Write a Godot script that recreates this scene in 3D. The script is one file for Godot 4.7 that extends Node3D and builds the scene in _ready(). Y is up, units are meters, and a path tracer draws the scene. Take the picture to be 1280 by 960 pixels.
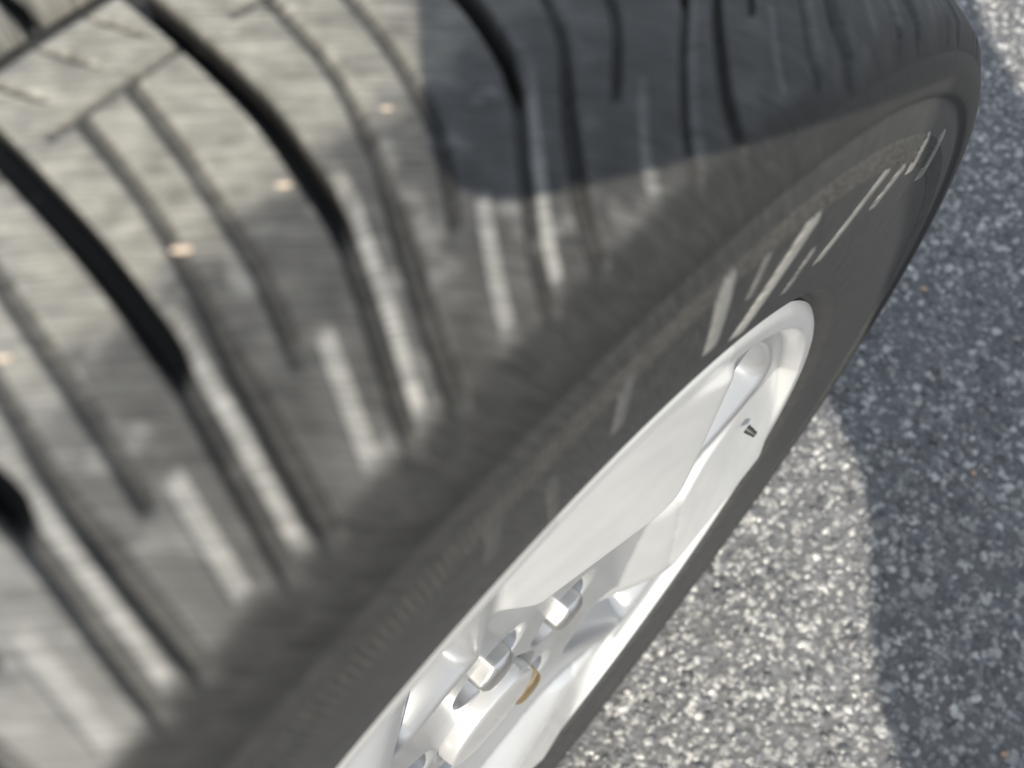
extends Node3D
# A silver alloy car wheel with a dusty tyre standing on asphalt, seen from a hand's breadth above its tread.

const AXLE := 0.3062            # height of the wheel's centre
const RUN := 304.0              # millimetres of tread per radian

var rubber: StandardMaterial3D
var side_rubber: StandardMaterial3D
var silver: StandardMaterial3D
var patch := FastNoiseLite.new()

# ---------------------------------------------------------------- helpers
func lookup(xs: Array, ys: Array, x: float) -> float:
	# smooth (Catmull-Rom) reading of a table
	var n := xs.size()
	if x <= xs[0]: return ys[0]
	if x >= xs[n - 1]: return ys[n - 1]
	var i := 0
	while x > xs[i + 1]: i += 1
	var h: float = xs[i + 1] - xs[i]
	var t: float = (x - xs[i]) / h
	var d: float = (ys[i + 1] - ys[i]) / h
	var m0: float = d if i == 0 else (ys[i + 1] - ys[i - 1]) / (xs[i + 1] - xs[i - 1])
	var m1: float = d if i == n - 2 else (ys[i + 2] - ys[i]) / (xs[i + 2] - xs[i])
	var t2 := t * t
	var t3 := t2 * t
	return (2 * t3 - 3 * t2 + 1) * ys[i] + (t3 - 2 * t2 + t) * h * m0 + (-2 * t3 + 3 * t2) * ys[i + 1] + (t3 - t2) * h * m1

func at_wheel(x: float, r: float, a: float) -> Vector3:
	return Vector3(x, r * cos(a), -r * sin(a))

func grid_mesh(pos: PackedVector3Array, col: PackedColorArray, uv: PackedVector2Array, nu: int, nv: int, closed_v := false, flip := false) -> ArrayMesh:
	# pos[i * nv + j]; smooth normals from neighbours
	var nor := PackedVector3Array()
	nor.resize(pos.size())
	var idx := PackedInt32Array()
	for i in nu:
		for j in nv:
			var i0 := maxi(i - 1, 0)
			var i1 := mini(i + 1, nu - 1)
			var j0 := j - 1
			var j1 := j + 1
			if closed_v:
				j0 = (nv - 2) if j == 0 else j - 1
				j1 = 1 if j == nv - 1 else j + 1
			else:
				j0 = maxi(j0, 0)
				j1 = mini(j1, nv - 1)
			var n := (pos[i1 * nv + j] - pos[i0 * nv + j]).cross(pos[i * nv + j1] - pos[i * nv + j0])
			n = n.normalized()
			nor[i * nv + j] = -n if flip else n
	for i in nu - 1:
		for j in nv - 1:
			var a := i * nv + j
			var b := a + 1
			var c := a + nv
			var d := c + 1
			if flip: idx.append_array([a, c, b, b, c, d])
			else: idx.append_array([a, b, c, b, d, c])
	var arr := []
	arr.resize(Mesh.ARRAY_MAX)
	arr[Mesh.ARRAY_VERTEX] = pos
	arr[Mesh.ARRAY_NORMAL] = nor
	if col.size(): arr[Mesh.ARRAY_COLOR] = col
	if uv.size(): arr[Mesh.ARRAY_TEX_UV] = uv
	arr[Mesh.ARRAY_INDEX] = idx
	var m := ArrayMesh.new()
	m.add_surface_from_arrays(Mesh.PRIMITIVE_TRIANGLES, arr)
	return m

func part(called: String, m: Mesh, mat: Material, parent: Node) -> MeshInstance3D:
	var o := MeshInstance3D.new()
	o.name = called
	o.mesh = m
	o.material_override = mat
	parent.add_child(o, true)
	return o

func tag(o: Node, label: String, category := "", group := "", kind := "") -> void:
	o.set_meta("label", label)
	if category: o.set_meta("category", category)
	if group: o.set_meta("group", group)
	if kind: o.set_meta("kind", kind)

func lathe(profile: Array, turns: int, c: Color, along_uv := 100.0, band := 1.0) -> ArrayMesh:
	# profile of Vector2(x, r), spun about the axle
	var n := profile.size()
	var pos := PackedVector3Array()
	var col := PackedColorArray()
	var uv := PackedVector2Array()
	var s := 0.0
	for i in n:
		if i: s += (profile[i] - profile[i - 1]).length()
		for j in turns + 1:
			var a := TAU * j / turns
			pos.append(at_wheel(profile[i].x, profile[i].y, a))
			col.append(c * (band if profile[i].y > 0.2812 else 1.0))
			uv.append(side_uv(s * 1000.0, a, along_uv))
	return grid_mesh(pos, col, uv, n, turns + 1, true)

func side_uv(s_mm: float, a: float, size: float) -> Vector2:
	var arc := a * 270.0
	return Vector2((0.86 * s_mm + 0.5 * arc) / size, (-0.5 * s_mm + 0.86 * arc) / size)

func sculpted(profile: Array, smooth_steps: int) -> Array:
	# Catmull-Rom through profile points
	var c := Curve2D.new()
	var out := []
	for i in profile.size() - 1:
		var p0: Vector2 = profile[maxi(i - 1, 0)]
		var p1: Vector2 = profile[i]
		var p2: Vector2 = profile[i + 1]
		var p3: Vector2 = profile[mini(i + 2, profile.size() - 1)]
		for k in smooth_steps:
			out.append(p1.cubic_interpolate(p2, p0, p3, float(k) / smooth_steps))
	out.append(profile[-1])
	return out

# ---------------------------------------------------------------- textures
func streak_image(seed_: int, w: int, h: int, squeeze: int) -> Image:
	var n := FastNoiseLite.new()
	n.seed = seed_
	n.noise_type = FastNoiseLite.TYPE_SIMPLEX_SMOOTH
	n.frequency = 0.11
	n.fractal_octaves = 4
	n.fractal_gain = 0.6
	var im := n.get_seamless_image(w / squeeze, h)
	im.resize(w, h, Image.INTERPOLATE_CUBIC)
	im.convert(Image.FORMAT_RGB8)
	return im

func make_materials() -> void:
	patch.seed = 11
	patch.frequency = 0.055
	patch.fractal_octaves = 4
	# fine streaks painted across the rubber, standing in for motion smear
	var fine := streak_image(3, 1024, 1024, 24)
	var coarse := streak_image(8, 1024, 1024, 10)
	var pick := RandomNumberGenerator.new()
	pick.seed = 5
	var albedo := Image.create(1024, 1024, false, Image.FORMAT_RGB8)
	var bump := Image.create(1024, 1024, false, Image.FORMAT_RGB8)
	var fb := fine.get_data()
	var cb := coarse.get_data()
	var ab := PackedByteArray()
	ab.resize(1024 * 1024 * 3)
	var hb := PackedByteArray()
	hb.resize(1024 * 1024 * 3)
	for i in 1024 * 1024:
		var f := fb[i * 3] / 255.0 - 0.5
		var c := cb[i * 3] / 255.0 - 0.5
		var v := clampf(0.84 + 0.42 * f + 0.20 * c, 0.25, 1.0)
		var b := int(v * 255)
		ab[i * 3] = b
		ab[i * 3 + 1] = b
		ab[i * 3 + 2] = b
		var h := int(clampf(0.5 + f * 0.8, 0, 1) * 255)
		hb[i * 3] = h
		hb[i * 3 + 1] = h
		hb[i * 3 + 2] = h
	# a few bright streaks: smeared glints painted into the colour
	for k in 900:
		var y := pick.randi_range(0, 1023)
		var x := pick.randi_range(0, 1023)
		var l := pick.randi_range(18, 50)
		var thick := pick.randi_range(1, 3)
		var gain := pick.randf_range(1.1, 1.5)
		for t in l:
			for u in thick:
				var q := (((y + u) % 1024) * 1024 + (x + t) % 1024) * 3
				for ch in 3: ab[q + ch] = mini(255, int(ab[q + ch] * gain))
	albedo = Image.create_from_data(1024, 1024, false, Image.FORMAT_RGB8, ab)
	bump = Image.create_from_data(1024, 1024, false, Image.FORMAT_RGB8, hb)
	rubber = StandardMaterial3D.new()
	rubber.albedo_texture = ImageTexture.create_from_image(albedo)
	rubber.vertex_color_use_as_albedo = true
	rubber.roughness = 0.62
	rubber.metallic_specular = 0.4
	var nm := bump.duplicate()
	nm.bump_map_to_normal_map(2.0)
	rubber.normal_enabled = true
	rubber.normal_texture = ImageTexture.create_from_image(nm)
	rubber.normal_scale = 0.5
	side_rubber = rubber.duplicate()
	side_rubber.roughness = 0.5
	side_rubber.normal_scale = 0.8

	silver = StandardMaterial3D.new()
	silver.vertex_color_use_as_albedo = true
	silver.metallic = 0.45
	silver.clearcoat_enabled = true
	silver.clearcoat = 0.4
	silver.clearcoat_roughness = 0.15
	silver.metallic_specular = 0.4
	silver.roughness = 0.30

# ---------------------------------------------------------------- tyre
const TX := [-0.1752, -0.1745, -0.1732, -0.171, -0.164, -0.158, -0.14, -0.11, -0.085, -0.06, -0.03, -0.012, -0.006, 0.001, 0.0032, 0.0045, 0.0052]
const TR := [0.2912, 0.2926, 0.2948, 0.2972, 0.3010, 0.3032, 0.3055, 0.3072, 0.3078, 0.3072, 0.3055, 0.3032, 0.3010, 0.2972, 0.2948, 0.2926, 0.2912]
const GX := [-96.0, -70.7, -56.0, -44.5, -32.5, -25.0, -13.0, -5.0, 0.0, 5.0]
const GROOVES := [   # centre lines of the deep cross grooves, in mm round the tread
	[-44.0, -44.4, -44.6, -44.7, -44.8, -44.8, -44.8, -45.4, -46.4, -47.6],
	[-16.5, -16.8, -17.3, -18.1, -19.2, -20.0, -21.4, -23.1, -24.4, -25.5],
	[11.0, 10.3, 9.3, 8.2, 6.4, 4.7, 1.3, -1.4, -3.3, -4.8],
	[42.1, 40.6, 39.4, 37.8, 34.7, 32.3, 26.0, 21.3, 18.3, 16.0],
	[79.8, 79.2, 78.3, 76.6, 72.1, 67.7, 56.1, 48.9, 45.4, 43.0],
	[127.0, 126.5, 125.5, 123.5, 118.0, 112.0, 94.5, 84.6, 80.4, 78.0]]
const PITCHES := 49             # blocks round the tyre

func groove(k: int, x_mm: float) -> float:
	if k < 6: return lookup(GX, GROOVES[k], x_mm)
	var f := (k - 5) / float(PITCHES - 5)
	return lerpf(lookup(GX, GROOVES[5], x_mm), lookup(GX, GROOVES[0], x_mm) + TAU * RUN, f)

func cut(d: float, half: float, wall: float) -> float:
	return 1.0 - smoothstep(half - wall * 0.5, half + wall * 0.5, absf(d))

func tread_block(k: int, mirrored: bool, fine: bool) -> ArrayMesh:
	var xs := []
	var step := 0.7 if fine else 4.0
	var x := -79.0
	xs.append(-79.35)
	while x < 5.1:
		xs.append(x)
		x += step
	xs.append(5.1)
	var nw := 121 if fine else 25
	var pos := PackedVector3Array()
	var col := PackedColorArray()
	var uv := PackedVector2Array()
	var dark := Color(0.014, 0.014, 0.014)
	var grey := Color(0.080, 0.079, 0.076)
	var tan_ := Color(0.30, 0.288, 0.252)
	var dust_and_lit := Color(0.32, 0.316, 0.302)  # dust, also painted on groove walls that catch the sun
	for i in xs.size():
		var xm: float = xs[i]
		var a0 := groove(k, xm)
		var a1 := groove(k + 1, xm)
		var width := a1 - a0
		var top := lookup(TX, TR, xm / 1000.0)
		var inner := 1.0 - smoothstep(-30.0, -20.0, xm)      # 1 in the deep middle, 0 on the shoulder
		var deep := lerpf(1.8, 7.0, inner)
		var half := lerpf(1.2, 1.75, inner)
		var ending := 1.0 - smoothstep(-0.5, 4.4, xm)         # grooves run out on the shoulder
		var w1 := lookup([-63.5, -42.5, -23.0, -10.5, 0.5], [0.36, 0.31, 0.25, 0.27, 0.31], xm)
		var w2 := lookup([-63.0, -40.0, -13.0], [0.635, 0.565, 0.54], xm)
		var on1 := smoothstep(-64.2, -63.2, xm)
		var on2 := on1 * (1.0 - smoothstep(-15.0, -12.0, xm))
		var h1 := lerpf(1.05, 1.55, smoothstep(-28.0, -11.0, xm))
		var on_bar := smoothstep(-15.0, -13.2, xm) * (1.0 - smoothstep(-0.4, 0.4, xm))
		var on_slope := smoothstep(-32.5, -26.5, xm) * (1.0 - smoothstep(-0.4, 0.4, xm))
		for j in nw:
			var w := float(j) / (nw - 1)
			var arc := a0 + w * width
			var dl := w * width
			var dr := (1.0 - w) * width
			# deep cross grooves on both edges
			var d_l := 1.0 - smoothstep(half - 0.2, half + 0.45, dl)
			var slope := clampf(1.0 - (dl - half) / 2.7, 0.0, 1.0) * 0.62 * on_slope
			var d_main: float = maxf(maxf(d_l, slope), 1.0 - smoothstep(half - 0.2, half + 0.45, dr)) * deep * ending
			# two shallower grooves
			var d1 := cut(dl - w1 * width, h1, 1.2) * on1 * lerpf(1.5, 2.2, smoothstep(-30.0, -12.0, xm)) * ending
			var d2 := cut(dl - w2 * width, 1.15, 1.2) * on2 * 1.5
			var bar := cut(dl - 0.715 * width, 1.4, 0.4) * on_bar
			var d_bar := bar * 0.5
			var ring := cut(xm + 63.2, 0.8, 0.8) * smoothstep(0.16, 0.22, w) * 0.9
			# fine sipes running in from the middle groove
			var d_s := 0.0
			if xm < -67.0:
				for s in 3:
					var c0 := width * (0.17 + 0.28 * s) + (xm + 79.0) * 0.40
					var taper := sin(PI * clampf((xm + 79.6) / 12.0, 0.0, 1.0))
					d_s = maxf(d_s, cut(dl - c0, 0.55 * taper, 0.4) * 1.6 * clampf(taper * 2.0, 0, 1))
			var d := maxf(maxf(maxf(d_main, d1), maxf(d2, d_bar)), maxf(ring, d_s))
			# worn, rounded edge to the middle groove
			if i == 0: d = 7.2
			elif xm < -77.5: d += 0.5 * pow((-77.5 - xm) / 1.5, 2.0)
			var ang := arc / RUN
			# colour: dusted contact band, greyer shoulder, grooves darker with depth
			var blot := patch.get_noise_2d(xm * 2.2 - arc * 0.8, arc * 2.2 + xm * 0.8)
			var edge := smoothstep(-30.0, -38.5, xm + blot * 6.0)
			var c := grey.lerp(tan_, edge) * (1.0 + 0.5 * blot)
			c = c.lerp(dust_and_lit, 0.45 * smoothstep(0.1, 0.5, patch.get_noise_2d(arc * 1.3 + 90.0, xm * 1.3)) * (1.0 - edge))
			var low_pale := smoothstep(-8.0, -44.0, arc + 0.5 * xm + blot * 16.0)  # paler towards the low end of the arc
			c = c.lerp(dust_and_lit * 0.85, low_pale * 0.8)
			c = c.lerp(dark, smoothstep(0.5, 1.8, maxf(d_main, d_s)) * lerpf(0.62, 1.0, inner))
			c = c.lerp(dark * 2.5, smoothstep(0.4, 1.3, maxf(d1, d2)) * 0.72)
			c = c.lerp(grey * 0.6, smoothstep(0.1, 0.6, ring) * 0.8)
			c = c.lerp(grey * 0.75, smoothstep(48.0, 80.0, arc) * smoothstep(-70.0, -40.0, xm) * 0.7)  # tread colour darkened where the shadow of the phone falls
			var sunlit := maxf(bar, clampf(minf((dl - half - 0.3) / 0.3, (half + 2.8 - dl) / 0.4), 0.0, 1.0) * on_slope)  # pale bars: groove walls catching the sun, painted into the colour
			c = c.lerp(dust_and_lit, sunlit * 0.85 * (1.0 - 0.7 * smoothstep(50.0, 90.0, arc)))  # painted bars fade out inside the shadow of the phone
			c = c.lerp(Color(0.0422, 0.0422, 0.0416), smoothstep(0.2, 2.6, xm))
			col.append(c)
			uv.append(Vector2((xm + arc) * 0.00707, (arc - xm) * 0.00707))
			var px := xm / 1000.0
			if mirrored: px = -0.170 - px
			pos.append(at_wheel(px, top - d / 1000.0, ang if not mirrored else ang + 0.06))
	return grid_mesh(pos, col, uv, xs.size(), nw, false, mirrored)

func sidewall_x(r: float) -> float:
	var rs := [0.200, 0.2065, 0.2095, 0.2122, 0.2150, 0.225, 0.245, 0.265, 0.275, 0.2795, 0.2815, 0.2845, 0.288, 0.2914, 0.2925, 0.2942]
	var xs := [-0.006, -0.005, -0.0045, -0.0005, 0.0025, 0.0043, 0.0058, 0.0066, 0.0062, 0.0056, 0.0070, 0.0073, 0.0068, 0.0052, 0.0040, 0.0027]
	return lookup(rs, xs, r)

func radial_rib(r0: float, a0: float, r1: float, a1: float, width: float, high: float, tone: Color) -> ArrayMesh:
	# a low moulded ridge on the sidewall, from one point to another
	var n := 10
	var pos := PackedVector3Array()
	var col := PackedColorArray()
	var uv := PackedVector2Array()
	var across := Vector2(r1 - r0, (a1 - a0) * 0.25).normalized().orthogonal()
	for i in n + 1:
		var t := float(i) / n
		for j in 6:
			var o: float = [-0.62, -0.5, -0.2, 0.2, 0.5, 0.62][j] * width
			var lift: float = [-0.3, 0.55, 1.0, 1.0, 0.55, -0.3][j] * high
			if i == 0 or i == n: lift = -0.3 * high
			var r := lerpf(r0, r1, t) + across.x * o
			var a := lerpf(a0, a1, t) + across.y * o / 0.25
			pos.append(at_wheel(sidewall_x(r) + lift, r, a))
			col.append(tone)
			uv.append(side_uv(r * 1000.0, a, 100.0))
	return grid_mesh(pos, col, uv, n + 1, 6, false, true)

func build_tyre(wheel: Node3D) -> void:
	var prof := []
	# inboard bead, carcass under the tread, outboard shoulder, sidewall down to the outboard bead
	prof.append_array([Vector2(-0.170, 0.203), Vector2(-0.174, 0.225), Vector2(-0.177, 0.26), Vector2(-0.177, 0.283), Vector2(-0.174, 0.2925), Vector2(-0.167, 0.2945)])
	prof = sculpted(prof, 6)
	for x in [-0.158, -0.14, -0.11, -0.085, -0.06, -0.03, -0.018]:
		prof.append(Vector2(x, lookup(TX, TR, x) - 0.0072))
	prof.append_array([Vector2(-0.008, 0.2950), Vector2(-0.002, 0.2945), Vector2(0.0018, 0.2934)])
	var r := 0.2932
	while r > 0.2029:
		prof.append(Vector2(sidewall_x(r), r))
		r -= 0.0007
	prof.append(Vector2(-0.012, 0.2018))
	var tyre := part("tyre", lathe(prof, 540, Color(0.066, 0.066, 0.065), 100.0, 0.64), side_rubber, wheel)
	var seen := {}
	for k in PITCHES:
		var near := k < 6 or k >= PITCHES - 2
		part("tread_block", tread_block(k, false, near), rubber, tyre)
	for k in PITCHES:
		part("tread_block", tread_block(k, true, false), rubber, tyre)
	# moulded ridges of the sidewall
	var deg := PI / 180.0
	for q in [[269.5, 18.2, 233.0, 22.2, 4.6, 0.9], [264.0, 27.9, 224.3, 26.6, 5.6, 1.1], [263.0, 22.8, 244.9, 24.0, 2.4, 0.6], [272.6, 50.4, 258.0, 53.6, 4.5, 0.9], [263.6, 39.6, 232.0, 36.8, 3.6, 0.7],
			[266.2, 12.1, 240.8, 13.0, 3.6, 0.5], [252.8, 8.0, 222.0, 9.4, 3.2, 0.35], [266.6, 4.8, 243.6, 4.5, 3.4, 0.35], [262.0, 44.0, 246.0, 43.0, 3.6, 0.7], [270.0, 45.0, 258.0, 47.5, 3.8, 0.8], [244.0, 33.0, 228.0, 33.0, 3.0, 0.6]]:
		part("sidewall_ridge", radial_rib(q[0] / 1000.0, q[1] * deg, q[2] / 1000.0, q[3] * deg, q[4] / 1000.0, q[5] / 1000.0, Color(0.29, 0.287, 0.275) * (q[5] if q[5] < 0.8 else 1.0)), side_rubber, tyre)
	# knurled ring of fine teeth
	var pos := PackedVector3Array()
	var col := PackedColorArray()
	var uv := PackedVector2Array()
	var teeth := 980
	for i in 4:
		for j in teeth * 4 + 1:
			var a := TAU * j / (teeth * 4)
			var up: float = [0.25, 0.55, 0.25, -0.05][j % 4] if i in [1, 2] else -0.4
			var rr: float = [0.2705, 0.2695, 0.2615, 0.2605][i]
			pos.append(at_wheel(sidewall_x(rr) + up * 0.001, rr, a))
			col.append(Color(0.085, 0.084, 0.08))
			uv.append(side_uv(rr * 1000.0, a, 100.0))
	part("knurled_ring", grid_mesh(pos, col, uv, 4, teeth * 4 + 1, true, false), side_rubber, tyre)
	# small raised tan flecks on the edge of the worn band
	var fleck_mat := StandardMaterial3D.new()
	fleck_mat.albedo_color = Color(0.55, 0.44, 0.34).linear_to_srgb()
	fleck_mat.roughness = 0.6
	for q in [[-40.7, -8.2, 1.1], [-35.6, 15.8, 1.35], [-33.6, 31.2, 1.0], [-33.6, 50.1, 0.8]]:
		var s := SphereMesh.new()
		s.radius = 0.5
		s.height = 1.0
		s.radial_segments = 14
		s.rings = 7
		var g := part("tan_fleck", s, fleck_mat, tyre)
		g.transform = Transform3D(Basis().rotated(Vector3.UP, 0.75).scaled(Vector3.ONE), at_wheel(q[0] / 1000.0, lookup(TX, TR, q[0] / 1000.0) + 0.0001, q[1] / RUN))
		g.scale = Vector3(2.3, 0.6, 0.75) * q[2] / 1000.0

# ---------------------------------------------------------------- rim
const LUG_TURN := 14.0
const LUG_CIRCLE := 0.052

func rim_face(r: float, a: float) -> Vector2:
	# x: height of the wheel's face, in metres: a dished floor with five crested blades that reach the lip
	# y: light painted into the colour: 1 on lit blades and lip, 0 between
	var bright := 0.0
	var deg := rad_to_deg(a)
	var x := lerpf(-0.015, -0.0075, smoothstep(0.05, 0.18, r))
	var turn := fposmod(deg + 36.0, 72.0) - 36.0
	var pocket := smoothstep(-17.0, -13.0, turn) * (1.0 - smoothstep(2.0, 7.0, turn)) * smoothstep(0.088, 0.100, r) * (1.0 - smoothstep(0.176, 0.186, r))
	x = lerpf(x, -0.030, pocket)
	for k in 5:
		var t := a - TAU * k / 5.0
		var p := Vector2(r * sin(t), r * cos(t))
		if p.x < 0.0 or p.y < 0.03: continue
		# inside distance from the blade's two far edges, which meet in a rounded corner
		var e1 := (p - Vector2(0.026, 0.122)).dot(Vector2(0.488, 0.873))
		var e2 := (p - Vector2(0.096, 0.084)).dot(Vector2(-0.976, 0.216))
		var near := maxf(0.018 - absf(e1 - e2), 0.0) / 0.018
		var e := minf(e1, e2) - near * near * 0.0045
		if e < -0.03: continue
		var se := sqrt(e * e + 0.000025) - 0.005
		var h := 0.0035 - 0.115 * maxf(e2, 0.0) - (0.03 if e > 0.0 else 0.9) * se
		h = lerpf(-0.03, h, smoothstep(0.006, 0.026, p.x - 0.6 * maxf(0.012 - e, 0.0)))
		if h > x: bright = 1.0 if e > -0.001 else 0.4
		x = maxf(x, h)
	# lip
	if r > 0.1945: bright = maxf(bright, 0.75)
	if r > 0.194: x = lerpf(x, 0.0005, smoothstep(0.194, 0.1975, r))
	if r > 0.202: x -= 0.003 * pow((r - 0.202) / 0.005, 2.0)
	# lug seats
	var la := deg_to_rad(roundf((deg - LUG_TURN) / 72.0) * 72.0 + LUG_TURN)
	var q := Vector2(r * cos(a) - LUG_CIRCLE * cos(la), r * sin(a) - LUG_CIRCLE * sin(la)).length()
	x = lerpf(-0.027, x, smoothstep(0.0160, 0.0200, q))
	# centre bore
	x = lerpf(-0.017, x, smoothstep(0.025, 0.028, r))
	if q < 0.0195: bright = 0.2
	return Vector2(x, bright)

func soften(v: PackedFloat32Array, nr: int, na: int) -> PackedFloat32Array:
	# rounds the cast edges a little
	var out := v.duplicate()
	for i in range(1, nr - 12):
		for j in na:
			var l := (na - 2) if j == 0 else j - 1
			var m := 1 if j == na - 1 else j + 1
			var c := i * na
			out[c + j] = (2.0 * v[c + j] + v[c + l] + v[c + m] + v[c - na + j] + v[c + na + j] + 0.5 * (v[c - na + l] + v[c - na + m] + v[c + na + l] + v[c + na + m])) / 8.0
	return out

func build_rim(wheel: Node3D) -> void:
	var nr := 208
	var na := 721
	var pos := PackedVector3Array()
	var col := PackedColorArray()
	var high := PackedFloat32Array()
	var shine := PackedFloat32Array()
	for i in nr:
		var r := 0.0005 + 0.2065 * i / (nr - 1)
		for j in na:
			var a := TAU * j / (na - 1)
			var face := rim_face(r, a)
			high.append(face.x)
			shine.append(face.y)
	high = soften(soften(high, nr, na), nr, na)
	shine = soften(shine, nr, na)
	for i in nr:
		var r := 0.0005 + 0.2065 * i / (nr - 1)
		for j in na:
			var a := TAU * j / (na - 1)
			pos.append(at_wheel(high[i * na + j], r, a))
			var grime := 0.5 + 0.5 * patch.get_noise_3d(r * 900.0, cos(a) * r * 500.0, sin(a) * r * 500.0)
			var tone := Color(0.40, 0.41, 0.425).lerp(Color(0.92, 0.92, 0.91), shine[i * na + j])  # one silver: lit blades near white, reflecting floor cool grey, painted in
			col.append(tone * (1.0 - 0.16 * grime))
	var none := PackedColorArray()
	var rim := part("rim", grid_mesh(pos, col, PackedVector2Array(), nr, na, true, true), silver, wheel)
	part("barrel", lathe([Vector2(-0.004, 0.2068), Vector2(-0.012, 0.2030), Vector2(-0.02, 0.200), Vector2(-0.164, 0.196), Vector2(-0.170, 0.2045)], 180, Color(0.6, 0.6, 0.6)), silver, rim)
	var steel := StandardMaterial3D.new()
	steel.albedo_color = Color(0.62, 0.61, 0.59).linear_to_srgb()
	steel.metallic = 1.0
	steel.roughness = 0.42
	var gold_reflect := steel.duplicate()
	gold_reflect.albedo_color = Color(0.60, 0.46, 0.27).linear_to_srgb()  # gold reflection painted into the colour of one nut
	for k in 5:
		var a := TAU * k / 5.0 + deg_to_rad(LUG_TURN)
		# hexagonal nut with a domed cap
		var prof := [[-0.027, 0.0125], [-0.0255, 0.0125], [-0.0245, 0.0098], [-0.0125, 0.0098], [-0.0112, 0.0088], [-0.0098, 0.0070], [-0.0093, 0.0045], [-0.0091, 0.0002]]
		var v := PackedVector3Array()
		var centre := at_wheel(0, LUG_CIRCLE, a)
		for q in prof:
			for j in 49:
				var t := TAU * j / 48.0
				var hex := 1.0 / cos(fposmod(t, TAU / 6.0) - TAU / 12.0) * 0.93 if q[0] < -0.0115 and q[0] > -0.025 else 1.0
				v.append(centre + Vector3(q[0], cos(t) * q[1] * hex, -sin(t) * q[1] * hex))
		part("lug_nut", grid_mesh(v, none, PackedVector2Array(), prof.size(), 49, true, false), gold_reflect if k == 2 else steel, rim)
	var cap := [Vector2(-0.016, 0.0255), Vector2(-0.010, 0.025), Vector2(-0.0085, 0.0235), Vector2(-0.008, 0.018), Vector2(-0.0075, 0.0005)]
	part("centre_cap", lathe(sculpted(cap, 5), 72, Color(0.62, 0.62, 0.62)), silver, rim)
	# valve stem by the lip
	var black := StandardMaterial3D.new()
	black.albedo_color = Color(0.02, 0.02, 0.02).linear_to_srgb()
	black.roughness = 0.4
	var st := CylinderMesh.new()
	st.top_radius = 0.0018
	st.bottom_radius = 0.0023
	st.height = 0.003
	st.radial_segments = 24
	var vs := part("valve_stem", st, black, rim)
	vs.transform = Transform3D(Basis(Vector3.FORWARD, PI / 2), at_wheel(-0.0005, 0.164, deg_to_rad(85.0)))
	var cap_m := CylinderMesh.new()
	cap_m.top_radius = 0.0015
	cap_m.bottom_radius = 0.0017
	cap_m.height = 0.0016
	part("valve_cap", cap_m, black, rim).transform = Transform3D(Basis(Vector3.FORWARD, PI / 2), at_wheel(0.0018, 0.164, deg_to_rad(85.0)))

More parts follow.
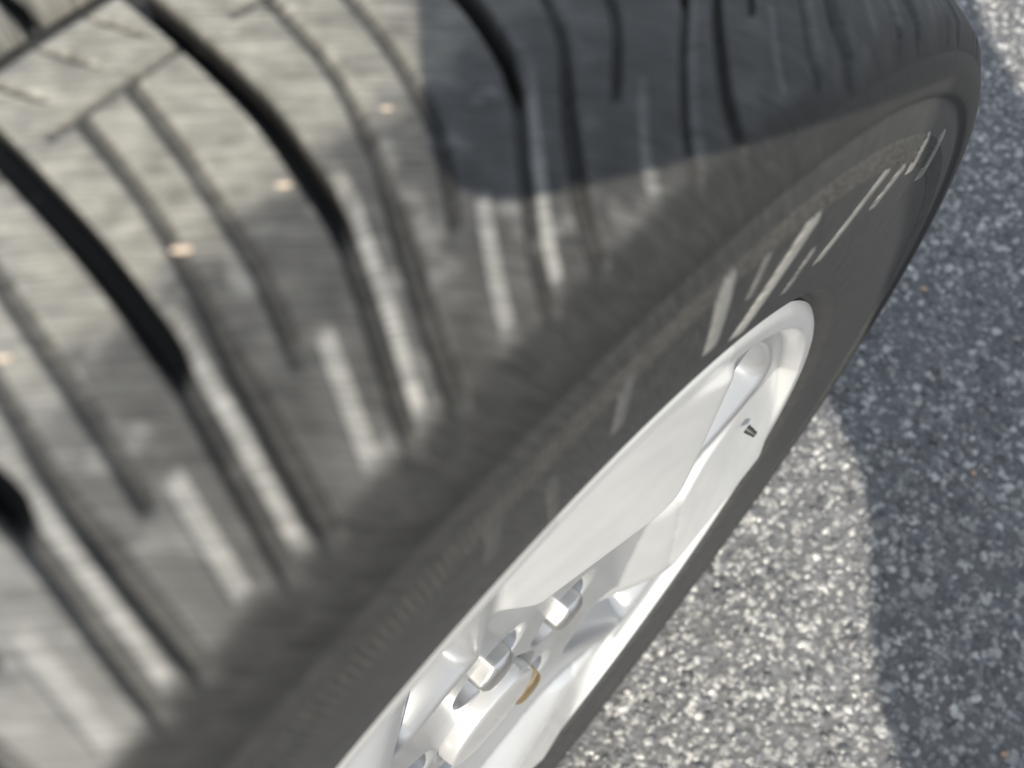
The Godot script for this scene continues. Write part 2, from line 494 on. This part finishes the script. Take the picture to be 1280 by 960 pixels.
# ---------------------------------------------------------------- ground
func build_ground() -> void:
	var tar := StandardMaterial3D.new()
	# far from the eye the stones are only a speckle
	var sp := RandomNumberGenerator.new()
	sp.seed = 31
	var speck := Image.create(1024, 1024, false, Image.FORMAT_RGB8)
	speck.fill(Color(0.105, 0.106, 0.109).linear_to_srgb())
	for k in 26000:
		var tone := Color(0.115, 0.117, 0.121) * sp.randf_range(0.7, 1.6)
		if sp.randf() < 0.3: tone = Color(0.38, 0.375, 0.36) * sp.randf_range(0.6, 1.1)
		speck.fill_rect(Rect2i(sp.randi_range(0, 1020), sp.randi_range(0, 1020), sp.randi_range(3, 7), sp.randi_range(3, 7)), tone.linear_to_srgb())
	tar.albedo_texture = ImageTexture.create_from_image(speck)
	tar.roughness = 0.75
	var n := FastNoiseLite.new()
	n.seed = 21
	n.frequency = 0.4
	n.fractal_octaves = 4
	var t := ImageTexture.create_from_image(n.get_seamless_image(512, 512))
	tar.heightmap_enabled = true
	tar.heightmap_texture = t
	tar.heightmap_scale = 0.3
	tar.uv1_triplanar = true
	tar.uv1_world_triplanar = true
	tar.uv1_scale = Vector3(1.1, 1.1, 1.1)
	var pm := PlaneMesh.new()
	pm.size = Vector2(400, 400)
	var g := part("asphalt", pm, tar, self)
	tag(g, "dark grey asphalt ground under and around the wheel", "ground", "", "structure")
	# stones of the surfacing
	var rng := RandomNumberGenerator.new()
	rng.seed = 77
	var base := SphereMesh.new()
	base.radius = 0.5
	base.height = 1.0
	base.radial_segments = 9
	base.rings = 5
	var arr := base.get_mesh_arrays()
	var vs: PackedVector3Array = arr[Mesh.ARRAY_VERTEX]
	var wob := FastNoiseLite.new()
	wob.seed = 4
	wob.frequency = 1.1
	for i in vs.size():
		var v := vs[i]
		vs[i] = v * (1.0 + 0.9 * wob.get_noise_3dv(v * 1.6))
	arr[Mesh.ARRAY_VERTEX] = vs
	var st := SurfaceTool.new()
	st.create_from_arrays(arr)
	st.deindex()
	st.set_smooth_group(-1)
	st.generate_normals()
	var stone := StandardMaterial3D.new()
	stone.vertex_color_use_as_albedo = true
	stone.roughness = 0.28
	stone.metallic_specular = 0.55
	var mm := MultiMesh.new()
	mm.transform_format = MultiMesh.TRANSFORM_3D
	mm.use_colors = true
	mm.mesh = st.commit()
	var lay := FastNoiseLite.new()
	lay.seed = 9
	lay.frequency = 2.2
	var where := []
	var cell := 0.0046
	var nx := int(1.6 / cell)
	var nz := int(2.2 / cell)
	for i in nx:
		for j in nz:
			var p := Vector3(-0.7 + (i + rng.randf()) * cell, 0, -1.5 + (j + rng.randf()) * cell)
			if rng.randf() < 0.08: continue
			where.append(p)
	var close := where.size()
	for i in 560:
		for j in 560:
			var p := Vector3(-2.5 + (i + rng.randf()) * 0.009, 0, -2.7 + (j + rng.randf()) * 0.009)
			if p.x > -0.7 and p.x < 0.9 and p.z > -1.5 and p.z < 0.7: continue
			where.append(p)
	mm.instance_count = where.size()
	for i in where.size():
		var p: Vector3 = where[i]
		var s := 0.0030 + 0.0043 * pow(rng.randf(), 1.7)
		if i >= close: s *= 1.5
		var b := Basis.from_euler(Vector3(rng.randf_range(-0.4, 0.4), rng.randf() * TAU, rng.randf_range(-0.4, 0.4)))
		b = b * Basis.from_scale(Vector3(s * rng.randf_range(0.8, 1.35), s * rng.randf_range(0.4, 0.65), s))
		p.y = -0.0006 + rng.randf_range(-0.0012, 0.0008)
		mm.set_instance_transform(i, Transform3D(b, p))
		var pale := rng.randf() + 0.35 * lay.get_noise_2d(p.x, p.z)
		var c := Color(0.095, 0.097, 0.103) * rng.randf_range(0.6, 1.5)
		if pale > 0.76: c = Color(0.37, 0.366, 0.353) * rng.randf_range(0.6, 1.25)
		elif pale > 0.42: c = Color(0.22, 0.218, 0.212) * rng.randf_range(0.7, 1.2)
		if rng.randf() < 0.0012: c = Color(0.40, 0.27, 0.17)
		mm.set_instance_color(i, c)
	var o := MultiMeshInstance3D.new()
	o.name = "asphalt_stones"
	o.multimesh = mm
	o.material_override = stone
	add_child(o, true)
	tag(o, "pale and dark stones set in the asphalt surface", "gravel", "", "stuff")

# ---------------------------------------------------------------- photographer
func fold(field: Dictionary, who: Dictionary, cell: float, a: Vector3, b: Vector3, ra: float, rb: float, kind: int, soft: float) -> void:
	# joins a tapered capsule to the field with a smooth minimum
	var reach := maxf(ra, rb) + soft + cell * 3.0
	var lo := Vector3i(((a.min(b) - Vector3.ONE * reach) / cell).floor())
	var hi := Vector3i(((a.max(b) + Vector3.ONE * reach) / cell).ceil())
	var ab := b - a
	var l2 := maxf(ab.length_squared(), 1e-9)
	for x in range(lo.x, hi.x + 1):
		for y in range(lo.y, hi.y + 1):
			for z in range(lo.z, hi.z + 1):
				var p := Vector3(x, y, z) * cell
				var t := clampf((p - a).dot(ab) / l2, 0.0, 1.0)
				var d := p.distance_to(a + ab * t) - lerpf(ra, rb, t)
				if d > soft + cell * 2.5: continue
				var key := Vector3i(x, y, z)
				var old: float = field.get(key, 1.0)
				if d < old: who[key] = kind
				var h := maxf(soft - absf(d - old), 0.0) / soft
				field[key] = minf(d, old) - h * h * soft * 0.25

func skin_over(field: Dictionary, who: Dictionary, cell: float, tones: Array, st: SurfaceTool) -> void:
	# surface nets: one vertex in each crossed cell, one quad round each crossed edge
	var spot := {}
	var hue := {}
	for key: Vector3i in field:
		var sum := Vector3.ZERO
		var n := 0
		var vals := []
		for c in 8:
			vals.append(field.get(key + Vector3i(c & 1, (c >> 1) & 1, (c >> 2) & 1), 0.5))
		for e in [[0, 1], [2, 3], [4, 5], [6, 7], [0, 2], [1, 3], [4, 6], [5, 7], [0, 4], [1, 5], [2, 6], [3, 7]]:
			var va: float = vals[e[0]]
			var vb: float = vals[e[1]]
			if (va < 0.0) != (vb < 0.0):
				var pa := Vector3(e[0] & 1, (e[0] >> 1) & 1, (e[0] >> 2) & 1)
				var pb := Vector3(e[1] & 1, (e[1] >> 1) & 1, (e[1] >> 2) & 1)
				sum += pa.lerp(pb, va / (va - vb))
				n += 1
		if n:
			spot[key] = (Vector3(key) + sum / n) * cell
			hue[key] = tones[who.get(key, 0)]
	for key: Vector3i in field:
		var v0: float = field[key]
		for ax in 3:
			var step := Vector3i(1 if ax == 0 else 0, 1 if ax == 1 else 0, 1 if ax == 2 else 0)
			var v1: float = field.get(key + step, 0.5)
			if (v0 < 0.0) == (v1 < 0.0): continue
			var u := Vector3i(step.z, step.x, step.y)
			var w := Vector3i(step.y, step.z, step.x)
			var q := [key - u - w, key - w, key, key - u]
			if v0 < 0.0: q.reverse()
			if not (spot.has(q[0]) and spot.has(q[1]) and spot.has(q[2]) and spot.has(q[3])): continue
			for k in [0, 1, 2, 0, 2, 3]:
				st.set_color(hue[q[k]])
				st.add_vertex(spot[q[k]])

func build_photographer(cam: Camera3D) -> void:
	var lean := Basis(cam.transform.basis.z, deg_to_rad(10.0)) * cam.transform.basis
	var right := lean.x
	var up := lean.y
	var back := cam.transform.basis.z
	var eye := cam.transform.origin
	# the phone that takes the picture, its lens near one corner
	var black := StandardMaterial3D.new()
	black.albedo_color = Color(0.02, 0.021, 0.023).linear_to_srgb()
	black.roughness = 0.3
	var phone := Node3D.new()
	phone.name = "phone"
	phone.transform = Transform3D(lean, eye + right * 0.0525 + up * 0.0215 + back * 0.0095)
	add_child(phone)
	tag(phone, "black phone held out flat above the tread of the wheel", "phone")
	var outline := PackedVector2Array()
	for q in [[1, 1, 0], [-1, 1, 1], [-1, -1, 2], [1, -1, 3]]:
		for k in 7:
			var t: float = (q[2] + k / 6.0) * PI / 2
			outline.append(Vector2(q[0] * 0.063, q[1] * 0.0255) + Vector2(cos(t), sin(t)) * 0.012)
	var slab := SurfaceTool.new()
	slab.begin(Mesh.PRIMITIVE_TRIANGLES)
	var n := outline.size()
	for k in n:
		var a := outline[k]
		var b := outline[(k + 1) % n]
		for side in [[0.004, 1.0], [-0.004, -1.0]]:
			var tri := [Vector3(0, 0, side[0]), Vector3(b.x, b.y, side[0]), Vector3(a.x, a.y, side[0])]
			if side[1] < 0: tri.reverse()
			for v in tri: slab.add_vertex(v)
		for v in [Vector3(a.x, a.y, 0.004), Vector3(b.x, b.y, 0.004), Vector3(b.x, b.y, -0.004), Vector3(a.x, a.y, 0.004), Vector3(b.x, b.y, -0.004), Vector3(a.x, a.y, -0.004)]: slab.add_vertex(v)
	slab.set_smooth_group(-1)
	slab.generate_normals()
	part("case", slab.commit(), black, phone)
	var ringm := TorusMesh.new()
	ringm.inner_radius = 0.0045
	ringm.outer_radius = 0.0062
	ringm.rings = 24
	ringm.ring_segments = 8
	var lr := part("lens_ring", ringm, black, phone)
	lr.transform = Transform3D(Basis(Vector3.RIGHT, PI / 2), Vector3(-0.0525, -0.0215, -0.0042))
	# the person who holds it, bending forward
	var tones := [Color(0.33, 0.19, 0.13), Color(0.035, 0.045, 0.075), Color(0.03, 0.03, 0.035), Color(0.02, 0.02, 0.02), Color(0.02, 0.014, 0.010)]
	var step := Vector3(-0.050, 0, 0.040)
	var f := {}
	var w := {}
	var c := 0.014
	var pel := Vector3(0.86, 0.93, 0.27)
	var lat := Vector3(0.37, 0, -0.93)
	var chest := Vector3(0.55, 1.27, 0.12)
	var rs := chest + Vector3(0.03, -0.01, -0.165)
	var ls := chest + Vector3(0.02, 0.03, 0.145)
	var grip := eye + right * 0.132 + up * 0.02 + back * 0.016 - step
	var wrist := grip + Vector3(0.055, 0.055, -0.012)
	var relb := Vector3(0.42, 0.98, -0.12)
	var head := Vector3(0.36, 1.48, 0.05)
	for s in [-1.0, 1.0]:
		var hip: Vector3 = pel + lat * 0.085 * s
		var knee := Vector3(hip.x - 0.05, 0.50, hip.z - 0.02)
		var ankle := Vector3(hip.x + 0.02, 0.09, hip.z + 0.01)
		fold(f, w, c, hip, knee, 0.092, 0.062, 2, 0.03)
		fold(f, w, c, knee, ankle, 0.062, 0.044, 2, 0.03)
		fold(f, w, c, ankle + Vector3(0.03, -0.045, 0.01), ankle + Vector3(-0.17, -0.055, -0.065), 0.044, 0.034, 3, 0.02)
	fold(f, w, c, pel + lat * 0.06, pel - lat * 0.06, 0.115, 0.115, 2, 0.04)
	fold(f, w, c, pel + Vector3(-0.02, 0.03, 0), pel.lerp(chest, 0.5), 0.13, 0.13, 1, 0.05)
	fold(f, w, c, pel.lerp(chest, 0.5), chest.lerp(pel, 0.15), 0.13, 0.14, 1, 0.05)
	fold(f, w, c, rs, ls, 0.068, 0.068, 1, 0.05)
	fold(f, w, c, rs, relb, 0.056, 0.044, 1, 0.03)
	fold(f, w, c, relb, wrist, 0.040, 0.027, 0, 0.02)
	var lelb := Vector3(0.60, 0.98, 0.20)
	fold(f, w, c, ls, lelb, 0.056, 0.044, 1, 0.03)
	fold(f, w, c, lelb, relb + Vector3(0.06, -0.03, 0.06), 0.040, 0.028, 0, 0.02)
	fold(f, w, c, chest + Vector3(-0.05, 0.03, -0.02), head + Vector3(0.03, -0.05, 0.01), 0.058, 0.054, 0, 0.03)
	var st := SurfaceTool.new()
	st.begin(Mesh.PRIMITIVE_TRIANGLES)
	skin_over(f, w, c, tones, st)
	# head on a finer grid: skull, jaw, nose, brows, ears
	f = {}
	w = {}
	c = 0.006
	var look := Vector3(-0.62, -0.75, -0.20).normalized()
	var crown := (Vector3.UP - look * look.y).normalized()
	var ear := look.cross(crown)
	fold(f, w, c, head + crown * 0.035, head + crown * 0.025 + look * 0.02, 0.084, 0.080, 0, 0.03)
	fold(f, w, c, head - crown * 0.03 + look * 0.03, head - crown * 0.075 + look * 0.045, 0.060, 0.042, 0, 0.03)
	fold(f, w, c, head + crown * 0.005 + look * 0.098, head - crown * 0.028 + look * 0.115, 0.009, 0.014, 0, 0.012)
	fold(f, w, c, head - crown * 0.058 + look * 0.088 + ear * 0.018, head - crown * 0.058 + look * 0.088 - ear * 0.018, 0.010, 0.010, 0, 0.008)
	for s in [-1.0, 1.0]:
		fold(f, w, c, head + crown * 0.022 + look * 0.090 + ear * 0.014 * s, head + crown * 0.02 + look * 0.078 + ear * 0.046 * s, 0.010, 0.010, 0, 0.012)
		fold(f, w, c, head + crown * 0.015 + ear * 0.080 * s, head - crown * 0.025 + ear * 0.076 * s, 0.014, 0.010, 0, 0.008)
	skin_over(f, w, c, tones, st)
	# right hand on a finer grid, closed on the end of the phone
	f = {}
	w = {}
	c = 0.004
	fold(f, w, c, wrist, grip + back * 0.012 + right * 0.012, 0.026, 0.022, 0, 0.015)
	fold(f, w, c, grip + up * 0.022 + back * 0.008, grip - up * 0.022 + back * 0.008, 0.019, 0.018, 0, 0.012)
	for k in 4:
		var root := grip + up * (0.03 - 0.020 * k) + back * 0.006 + right * 0.006
		var knuckle := root - back * 0.022 + right * (0.004 - 0.002 * absf(k - 1.5))
		var tip: Vector3 = knuckle - right * (0.030 + 0.006 * [0.4, 1.0, 0.8, 0.0][k]) + back * 0.002
		fold(f, w, c, root, knuckle, 0.0098, 0.0086, 0, 0.004)
		fold(f, w, c, knuckle, tip, 0.0084, 0.0070, 0, 0.004)
	fold(f, w, c, grip - up * 0.018 + back * 0.014, grip - up * 0.006 + back * 0.022 - right * 0.022, 0.012, 0.0105, 0, 0.006)
	fold(f, w, c, grip - up * 0.006 + back * 0.022 - right * 0.022, grip + up * 0.006 + back * 0.016 - right * 0.050, 0.0105, 0.0085, 0, 0.004)
	# left hand, resting against the right forearm
	var lw := relb + Vector3(0.06, -0.03, 0.06)
	var toward := (lw - lelb).normalized()
	var side := toward.cross(Vector3.UP).normalized()
	fold(f, w, c, lw, lw + toward * 0.05, 0.026, 0.024, 0, 0.015)
	fold(f, w, c, lw + toward * 0.075 + Vector3.UP * 0.026, lw + toward * 0.075 - Vector3.UP * 0.026, 0.016, 0.015, 0, 0.02)
	for k in 4:
		var base := lw + toward * 0.085 + Vector3.UP * (0.028 - 0.0195 * k)
		var joint: Vector3 = base + toward * (0.026 + 0.006 * [0.4, 1.0, 0.7, -0.4][k]) - side * 0.006
		fold(f, w, c, base, joint, 0.0096, 0.0086, 0, 0.004)
		fold(f, w, c, joint, joint + toward * 0.018 - side * 0.026, 0.0084, 0.0070, 0, 0.004)
	fold(f, w, c, lw + toward * 0.03 + Vector3.UP * 0.026, lw + toward * 0.062 + Vector3.UP * 0.052 - side * 0.012, 0.012, 0.010, 0, 0.008)
	fold(f, w, c, lw + toward * 0.062 + Vector3.UP * 0.052 - side * 0.012, lw + toward * 0.085 + Vector3.UP * 0.056 - side * 0.026, 0.0098, 0.008, 0, 0.004)
	skin_over(f, w, c, tones, st)
	st.index()
	st.generate_normals()
	var cloth := StandardMaterial3D.new()
	cloth.vertex_color_use_as_albedo = true
	cloth.roughness = 0.8
	var person := Node3D.new()
	person.name = "person"
	add_child(person)
	person.position = step
	tag(person, "person in dark shirt and trousers bending forward beside the wheel with a phone held out", "person")
	part("body", st.commit(), cloth, person)
	# short hair
	f = {}
	w = {}
	c = 0.008
	fold(f, w, c, head + crown * 0.045 - look * 0.012, head + crown * 0.05 + look * 0.03, 0.086, 0.076, 4, 0.02)
	fold(f, w, c, head + crown * 0.02 - look * 0.03, head - crown * 0.03 - look * 0.035, 0.080, 0.062, 4, 0.02)
	var hs := SurfaceTool.new()
	hs.begin(Mesh.PRIMITIVE_TRIANGLES)
	skin_over(f, w, c, tones, hs)
	hs.index()
	hs.generate_normals()
	part("hair", hs.commit(), cloth, person)

# ---------------------------------------------------------------- scene
func _ready() -> void:
	# camera: fitted to the photograph in the wheel's own axes
	var cam := Camera3D.new()
	cam.name = "camera"
	var fx := Vector3(0.7503978, -0.08081975, -0.65602692)
	var fy := Vector3(-0.57215678, 0.41753945, -0.70590186)
	cam.transform = Transform3D(Basis(fx, fy, fx.cross(fy)), Vector3(0.04430, 0.40122 + AXLE, 0.0))
	var lens := CameraAttributesPhysical.new()
	lens.frustum_focal_length = 28.93
	lens.frustum_focus_distance = 0.31
	lens.frustum_near = 0.01
	lens.frustum_far = 1000.0
	lens.exposure_aperture = 10.0
	cam.attributes = lens
	add_child(cam)
	cam.current = true
	# daylight
	var sky_m := ProceduralSkyMaterial.new()
	sky_m.sky_top_color = Color(0.63, 0.665, 0.71)
	sky_m.sky_horizon_color = Color(0.82, 0.85, 0.88)
	sky_m.sky_curve = 0.15
	sky_m.ground_bottom_color = Color(0.25, 0.24, 0.23)
	sky_m.ground_horizon_color = Color(0.55, 0.57, 0.60)
	var sky := Sky.new()
	sky.sky_material = sky_m
	var env := Environment.new()
	env.background_mode = Environment.BG_SKY
	env.sky = sky
	env.tonemap_mode = Environment.TONE_MAPPER_LINEAR
	env.tonemap_exposure = 1.5
	env.background_energy_multiplier = 1.4
	env.sdfgi_enabled = true
	env.ssao_enabled = true
	env.ssil_enabled = true
	var we := WorldEnvironment.new()
	we.name = "world_environment"
	we.environment = env
	add_child(we)
	var sun := DirectionalLight3D.new()
	sun.name = "sun"
	sun.light_energy = 1.35
	sun.light_color = Color(1.0, 0.97, 0.915)
	sun.light_angular_distance = 0.5
	sun.shadow_enabled = true
	var to_sun := Vector3(0.441, 0.736, 0.514).normalized()
	sun.transform = Transform3D(Basis.looking_at(-to_sun, Vector3.UP), Vector3(0, 3, 0))
	add_child(sun)

	make_materials()
	build_ground()

	var wheel := Node3D.new()
	wheel.name = "car_wheel"
	wheel.position = Vector3(0, AXLE, 0)
	add_child(wheel)
	tag(wheel, "silver alloy car wheel with dusted black tyre standing on asphalt", "wheel")
	build_tyre(wheel)
	build_rim(wheel)
	build_photographer(cam)
